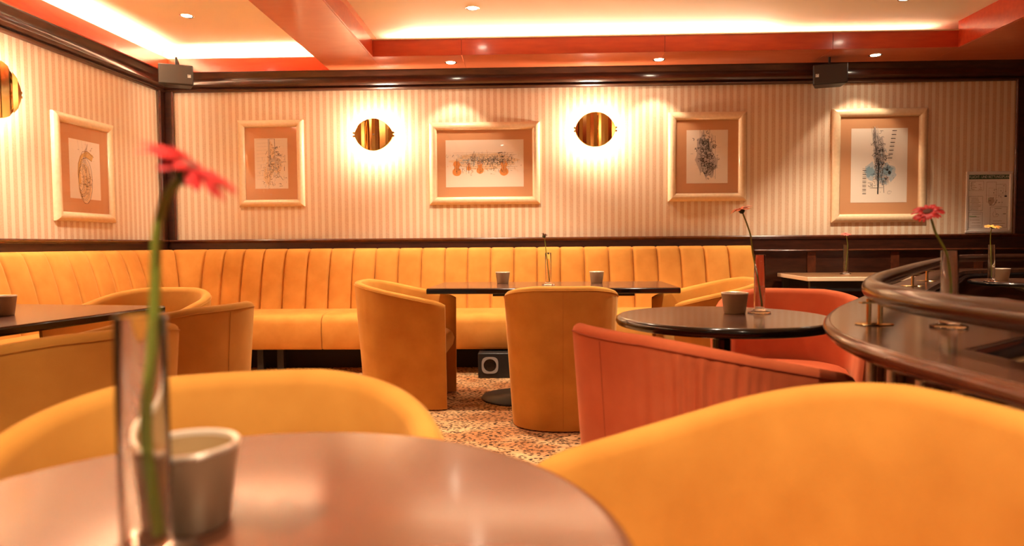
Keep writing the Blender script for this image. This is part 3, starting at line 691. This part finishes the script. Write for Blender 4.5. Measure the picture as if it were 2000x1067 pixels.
    return dict(shell=shell, seat=st_, back_seam=vs, rim_welt=rs)
_cache = {}
def chair(x, y, face, label, color='y', pleat=None, seed=1, group='mustard velvet tub chairs'):
    """face: heading angle in degrees of the open front (0=+x, 90=+y)"""
    key = (color, pleat)
    if key not in _cache: _cache[key] = chair_meshes(YEL if color == 'y' else RED, DARKSEAM if color == 'y' else REDSEAM, pleat, seed)
    t = thing('tub_chair', label, 'chair', (x,y,0), R(face-90), group)
    for nm, me in _cache[key].items(): obj(nm, me, parent=t)
    return t
chair(-.81,4.22,  0, 'mustard tub chair at the left end of the central table, facing right')
chair(.158,3.74, 90, 'mustard tub chair seen from behind at the near side of the central table')
chair(1.10,4.18, 183, 'mustard tub chair at the right end of the central table, facing left')
chair(.44,1.85, 29, 'coral red tub chair with pleated back in front of the round table', 'r', (.0062,.72,.11,250), 3, 'rust red velvet tub chairs')
chair(1.13,2.95, 248, 'rust red tub chair behind the round table next to the curved rail', 'r', None, 4, 'rust red velvet tub chairs')
chair(.345,.835, 193, 'mustard tub chair in the lower right foreground, right of the wooden table')
chair(-.43,.873, 287, 'mustard tub chair in the foreground behind the round wooden table')
chair(-1.39,1.865, 157, 'nearer mustard tub chair on the right side of the left table')
chair(-1.45,2.57, 166, 'farther mustard tub chair on the right side of the left table')
chair(-1.98,3.28, 265, 'mustard tub chair at the far end of the left table')

# ------------------------------------------------------------------ tables
def tabletop_round(r_, th):
    return [(0.0001,-th),(r_-.02,-th),(r_-.006,-th+.004),(r_,-th*.55),(r_-.003,-.006),(r_-.010,-.0012),(r_-.016,-.0)], [(r_-.016,0),(.0001,0)]
def round_table(x, y, r_, label, topm, edgem, name='round_table', base=.15, th=.03, z=.74):
    t = thing(name, label, 'table', (x,y,0), 0)
    e, tp = tabletop_round(r_, th)
    mb = MB(); mb.lathe(e, (0,0,z), 72, 0); mb.lathe(tp, (0,0,z), 72, 1); obj('table_top', mb, [edgem, topm], t)
    if base:
        mb = MB(); mb.tube([(0,0,.02),(0,0,z-th)], .032, 20); mb.lathe([(.032,z-th-.05),(.12,z-th-.012),(.12,z-th),(.03,z-th)], seg=24); obj('column', mb, BLACK, t)
        mb = MB(); mb.lathe([(.0001,0),(base-.007,0),(base,.006),(base-.007,.014),(.06,.03),(.034,.06),(.0001,.06)], seg=48); obj('base_plate', mb, BLACKM, t)
    return t
round_table(-.28,.553,.372, 'glossy reddish wooden round table filling the lower left foreground', BROWNTOP, BROWNTOP)
round_table(.675,2.385,.375, 'dark round table with black edge beside the curved rail', BROWN2, BLACK, th=.034)
round_table(3.22,4.38,.35, 'small dark round table inside the far end of the curved rail', BROWN2, BLACK, th=.03)
def rect_table(x, y, w_, d_, rot, label, topm, edgem, cols, th=.034, z=.74, corner=.02, name='rectangular_table'):
    t = thing(name, label, 'table', (x,y,0), rot)
    mb = MB(); mb.box((-w_/2,-d_/2,z-th),(w_/2,d_/2,z-.002)); obj('edge_band', mb, edgem, t, bevel=.006)
    mb = MB(); mb.box((-w_/2+.004,-d_/2+.004,z-.004),(w_/2-.004,d_/2-.004,z)); obj('table_top', mb, topm, t)
    for cx, cy in cols:
        mb = MB(); mb.tube([(cx,cy,.02),(cx,cy,z-th)], .03, 18); mb.box((cx-.15,cy-.15,z-th-.03),(cx+.15,cy+.15,z-th)); obj('column', mb, BLACKM, t)
        mb = MB(); mb.lathe([(.0001,0),(.235,0),(.242,.006),(.235,.014),(.06,.028),(.034,.05),(.0001,.05)], (cx,cy,0), seg=48); obj('base_plate', mb, BLACKM, t)
    return t
rect_table(.125,4.26,1.50,.68,R(-1.5), 'long dark rectangular table in the middle of the room', BROWN2, BLACK, ((-.22,.03),(.36,.03)))
# left table
rect_table(-2.13,2.46,.86,1.02,R(-9), 'brown rectangular table at the left edge among mustard chairs', BROWNTOP, BLACK, ((0,.0),), th=.032)
# wall table at the right
t = thing('wall_table', 'small square table with pale front edge against the dark dado at the right', 'table', (2.47,5.36,0), R(-3))
mb = MB(); mb.box((-.40,-.36,.708),(.40,.36,.738)); obj('table_top', mb, EDGEW, t, bevel=.003)
mb = MB(); mb.box((-.396,-.354,.7385),(.396,.356,.7405)); obj('veneer', mb, wood('light_walnut',(.30,.14,.06),(.42,.21,.09),.3,(2,8,2)), t)
for sx_ in (-1,1):
    for sy_ in (-1,1):
        mb = MB(); mb.box((sx_*.35-.022,sy_*.31-.022,0),(sx_*.35+.022,sy_*.31+.022,.708)); obj('leg', mb, BLACKM, t, bevel=.003)
for y_ in (-.325,.30):
    mb = MB(); mb.box((-.328,y_,.63),(.328,y_+.025,.705)); obj('apron', mb, BLACKM, t)

# ------------------------------------------------------------------ curved balustrade with counter ledge
T = thing('curved_balustrade', 'curved dark wood ledge with tubular handrail on brass stand-offs at the right', 'railing')
RP = [(.90,.30),(.86,.75),(.832,1.10),(.815,1.30),(.822,1.474),(.854,1.632),(.925,1.83),(1.03,2.04),(1.17,2.27),(1.45,2.68),(1.82,3.22),(2.4,4.03),(2.95,4.80),(3.12,5.0),(3.32,5.14),(3.60,5.24),(4.42,5.42)]
rail_path = smooth_curve([(x,y,0) for x, y in RP], 7)
def offs(P, d_):
    out = []
    for i, p in enumerate(P):
        t_ = (P[min(i+1,len(P)-1)]-P[max(i-1,0)]).normalized(); out.append(Vector((p.x-t_.y*d_, p.y+t_.x*d_, 0)))
    return out
ZL = .785
outer = offs(rail_path, .108)
inner_far = [p for p in offs(rail_path, -.07) if p.y > 2.75]
poly = [(p.x,p.y) for p in outer] + [(p.x,p.y) for p in inner_far[::-1]] + [(1.78,2.55),(1.60,1.90),(.862,1.345),(.868,1.1),(.90,.75),(.955,.30)]
mb = MB(); mb.prism(poly, ZL-.03, ZL); obj('ledge_top', mb, BROWN2, T, bevel=.003)
mb = MB(); mb.sweep([(p.x,p.y) for p in outer], [(-.004,ZL-.002),(.006,ZL-.003),(.014,ZL-.010),(.016,ZL-.018),(.012,ZL-.028),(.004,ZL-.031),(.004,ZL-.035),(-.006,ZL-.042),(-.02,ZL-.048),(-.03,ZL-.05),(-.03,ZL-.03)], sm=True); obj('edge_moulding', mb, MAHOGH, T)
mb = MB(); mb.sweep([(p.x,p.y) for p in offs(rail_path, -.02)], [(0,.0),(.02,.0),(.02,ZL-.03),(0,ZL-.03)]); obj('base_panel', mb, MAHOG, T)
mb = MB(); mb.sweep([(.90,1.40),(1.58,1.93)], [(0,.0),(.02,.0),(.02,ZL-.03),(0,ZL-.03)]); obj('inner_panel', mb, MAHOG, T)
# slats on the base and chrome bars under the ledge
bo = offs(rail_path, .0); acc = 0; last = bo[0]; cnt = 0
for p in bo:
    acc += (p-last).length; last = p
    if acc > .07 and cnt < 60 :
        acc = 0; cnt += 1
        mb = MB(); mb.tube([(p.x,p.y,.0),(p.x,p.y,ZL-.03)], .011, 8); obj('slat', mb, MAHOG, T)
for (x, y) in ((.778,1.55),(.762,1.43),(.757,1.315),(.757,1.20),(.765,1.09)):
    mb = MB(); mb.tube([(x,y,.05),(x,y,ZL-.045)], .0085, 12); obj('chrome_bar', mb, STEEL, T)
ZR = .87
mb = MB(); mb.tube([(p.x,p.y,ZR) for p in rail_path], .0275, 20); obj('handrail', mb, RAILW, T)
def standoff(x, y, ang, two=True):
    q = MB()
    q.lathe([(.0001,0),(.030,0),(.032,.002),(.030,.004),(.0001,.004)], (0,0,ZL), 24)
    for i in range(len(q.v)): q.v[i] = (q.v[i][0]*1.5, q.v[i][1], q.v[i][2])
    for s_ in ((-1,1) if two else (0,)):
        q.tube([(s_*.014,0,ZL+.003),(s_*.014,0,ZR-.018)], .0062, 12)
    q.box((-.035,-.012,ZR-.03),(.035,.012,ZR-.026))
    o = obj('standoff', q, BRASS, T, loc=(x,y,0), rotz=ang)
standoff(.885,1.745,R(-5)); standoff(1.82,3.24,R(-30),False); standoff(2.12,3.64,R(-30),False); standoff(3.95,5.31,R(10)); standoff(.84,.98,0)
mb = MB(); mb.tube([(.872,1.345,.757),(1.15,1.535,.762),(1.7,1.93,.77)], .025, 16); obj('stair_handrail', mb, BLACK, T)
for x, y in ((1.10,1.53),(1.45,1.78)):
    mb = MB(); mb.tube([(x,y,.0),(x,y,.745)], .007, 12); obj('brass_post', mb, BRASS, T)
mb = MB(); mb.tube([(p.x,p.y,ZL-.045) for p in offs(rail_path,-.09) if p.y > 2.8], .016, 12); obj('inner_rail', mb, BLACK, T)

# ------------------------------------------------------------------ bowls, vases, flowers
def bowl(x, y, z, label, k=1.0):
    t = thing('tealight_bowl', label, 'bowl', (x,y,z), 0, 'pewter tealight bowls')
    ro, rb, h = .0475*k, .038*k, .076*k
    mb = MB(); mb.lathe([(.0001,.0),(rb-.002,.0),(rb,.002),(ro,h-.002)], seg=40); obj('body', mb, BOWL, t)
    mb = MB(); mb.lathe([(ro-.0002,h-.004),(ro+.0012,h-.001),(ro,h+.001),(ro-.003,h+.0014),(ro-.005,h+.0002),(ro-.0055,h-.004)], seg=40); obj('rim', mb, BOWLRIM, t)
    mb = MB(); mb.lathe([(ro-.0054,h-.0035),(rb-.002,.012),(.0001,.010)], seg=40); obj('lining', mb, BOWLIN, t)
bowl(-.326,.606,.74, 'pewter bowl on the foreground wooden table, right of the glass vase', 1.0)
bowl(.742,2.46,.74, 'pewter bowl on the dark round table beside the curved rail')
bowl(-.196,4.41,.74, 'small pewter bowl left of the vase on the long central table')
bowl(.425,4.41,.74, 'small pewter bowl right of the vase on the long central table')
bowl(3.035,4.40,.74, 'pewter bowl beside the vase on the small far right table', 1.05)
bowl(-2.045,2.50,.74, 'pewter bowl at the left edge on the left table')
def vase(x, y, z, h, label, water=.45):
    t = thing('bud_vase', label, 'vase', (x,y,z), 0, 'glass bud vases')
    ro, ri = .0195, .0172
    mb = MB(); mb.lathe([(ro,.022),(ro,h-.001),(ro-.001,h),(ri,h-.001),(ri,.022)], seg=40, loop=True); obj('glass_tube', mb, GLASSF, t)
    mb = MB(); mb.lathe([(.0001,.0005),(.040,.0005),(.0425,.003),(.040,.006),(.024,.010),(ro,.016),(ro-.003,.021),(.0001,.021)], seg=40); obj('glass_foot', mb, GLASSF, t)
    mb = MB(); mb.lathe([(.0001,.0225),(ri-.0005,.0225),(ri-.0005,h*water-.001),(ri-.0015,h*water),(.0001,h*water-.0005)], seg=28); obj('water', mb, GLASS, t)
    return t
def flower(stem, normal, R_, petalm, label, petals='one', srad=.0034, nouter=26, ninner=18, closed=0.0, disc=True):
    return _flower(stem, normal, R_, petalm, label, petals, nouter, ninner, closed, disc, srad)
def _flower(stem, normal, R_, petalm, label, petals, nouter, ninner, closed, disc, srad):
    # nouter=26, ninner=18, closed=0.0, disc=True):
    b0 = Vector(stem[0]); head = Vector(stem[-1])
    t = thing('gerbera', label, 'flower', tuple(b0), 0, 'single gerberas in vases')
    P = [Vector(p)-b0 for p in smooth_curve(stem, 8)]
    k = len(P); mb = MB(); mb.tube(P, [srad*(1-.3*i/k) for i in range(k)], 10); obj('stem', mb, GREEN, t)
    n_ = Vector(normal).normalized(); q = n_.to_track_quat('Z','Y'); Mx = Matrix.Translation(head-b0) @ q.to_matrix().to_4x4()
    mb = MB(); mb.lathe([(.0001,-.012),(.004,-.012),(.009,-.008),(.012,-.001),(.010,.003),(.0001,.003)], seg=20); c = obj('calyx', mb, DKGREEN, t); c.matrix_local = Mx
    if disc:
        mb = MB(); mb.lathe([(.011,.003),(.010,.006),(.005,.0075),(.0001,.007)], seg=20); c = obj('flower_centre', mb, DISC, t); c.matrix_local = Mx
    def petal(Lp, wd, lift):
        rows = []; m_ = 7
        for i in range(m_+1):
            s = i/m_; x = .008+(Lp-.008)*s; z = .002+lift*s+.0035*sin(pi*s)-.004*s*s; hw = wd*(.35+.65*sin(pi*min(1,s*.75+.12)))*(1 if s < .85 else sqrt(max(0.02,1-((s-.85)/.15)**2)))
            rows.append([(x, j*hw, z-.0012*abs(j)) for j in (-1,-.4,.4,1)])
        return rows
    def flat(rows, M4, mb_):
        mb_.grid([[tuple(M4 @ Vector(p)) for p in rr] for rr in rows])
    rnd = random.Random(5)
    allm = MB(); meshes = {}
    for ring, (cnt, Lp, lift) in enumerate(((nouter,R_,.001+closed*R_),(ninner,R_*.72,.006+closed*R_))):
        for i in range(cnt):
            a = 2*pi*(i+rnd.uniform(-.25,.25)+.5*ring)/cnt
            M4 = Mx @ Matrix.Rotation(a,4,'Z') @ Matrix.Rotation(rnd.uniform(-.16,.12),4,'Y')
            if petals == 'one': flat(petal(Lp*rnd.uniform(.9,1.05), R_*.12, lift), M4, allm)
            else:
                if ring not in meshes:
                    mm = MB(); mm.grid(petal(Lp, R_*.12, lift)); meshes[ring] = mm.mesh('petal', petalm)
                o_ = obj('petal', meshes[ring], parent=t); o_.matrix_local = M4
    if petals == 'one': obj('petals', allm, petalm, t, fix=False)
    return t
# foreground
vase(-.318,.528,.74,.205, 'blurred glass bud vase on the foreground wooden table')
flower([(-.308,.528,.764),(-.316,.528,.848),(-.309,.528,.91),(-.306,.53,.967),(-.304,.532,1.010),(-.297,.536,1.042),(-.281,.54,1.062)], (.52,.03,.85), .041, PRED2, 'large blurred red gerbera in the foreground vase', 'many', srad=.0050)
vase(1.034,1.68,ZL,.192, 'glass bud vase standing on the curved ledge behind the handrail')
flower([(1.036,1.68,ZL+.025),(1.038,1.68,.88),(1.026,1.68,.965),(.998,1.68,1.02),(.984,1.68,1.062),(.978,1.68,1.070)], (-.36,-.42,.85), .037, PRED, 'red gerbera in the vase on the curved ledge', 'many')
vase(.835,2.47,.74,.215, 'glass bud vase on the dark round table beside the pewter bowl')
flower([(.845,2.47,.765),(.83,2.47,.86),(.810,2.47,.96),(.80,2.47,1.03),(.775,2.47,1.10),(.768,2.47,1.118)], (-.22,.0,.95), .040, PORG, 'orange gerbera in the vase on the dark round table', 'many', closed=.10)
vase(.101,4.22,.74,.205, 'glass bud vase between two bowls on the long central table')
flower([(.108,4.22,.765),(.098,4.22,.86),(.088,4.22,.95),(.082,4.22,1.01),(.076,4.22,1.05)], (.3,0,.9), .026, PBRN, 'wilted brown gerbera on the long central table', 'one', nouter=9, ninner=5, closed=.55)
mb = MB(); mb.lathe([(.0001,-.010),(.007,-.004),(.008,.003),(.0001,.009)], seg=10); 
for o_ in list(bpy.data.objects):
    if o_.name.startswith('gerbera') and o_.get('label','').startswith('wilted'):
        k_ = obj('stem_knot', mb, DKGREEN, o_); k_.location = (-.010+.004,0,.175)
vase(2.505,5.40,.7405,.235, 'glass bud vase on the pale edged table by the dado')
flower([(2.507,5.40,.765),(2.512,5.40,.86),(2.520,5.40,.95),(2.512,5.40,1.03),(2.503,5.40,1.06)], (0,-.2,1), .040, PPINK, 'pink gerbera on the pale edged table by the dado', 'one')
vase(2.925,4.33,.74,.235, 'glass bud vase on the small far right table')
flower([(2.928,4.33,.765),(2.922,4.33,.88),(2.915,4.33,1.0),(2.917,4.33,1.06),(2.926,4.33,1.088)], (.05,-.12,1), .050, PYEL, 'yellow orange gerbera in front of the escape plan', 'one')
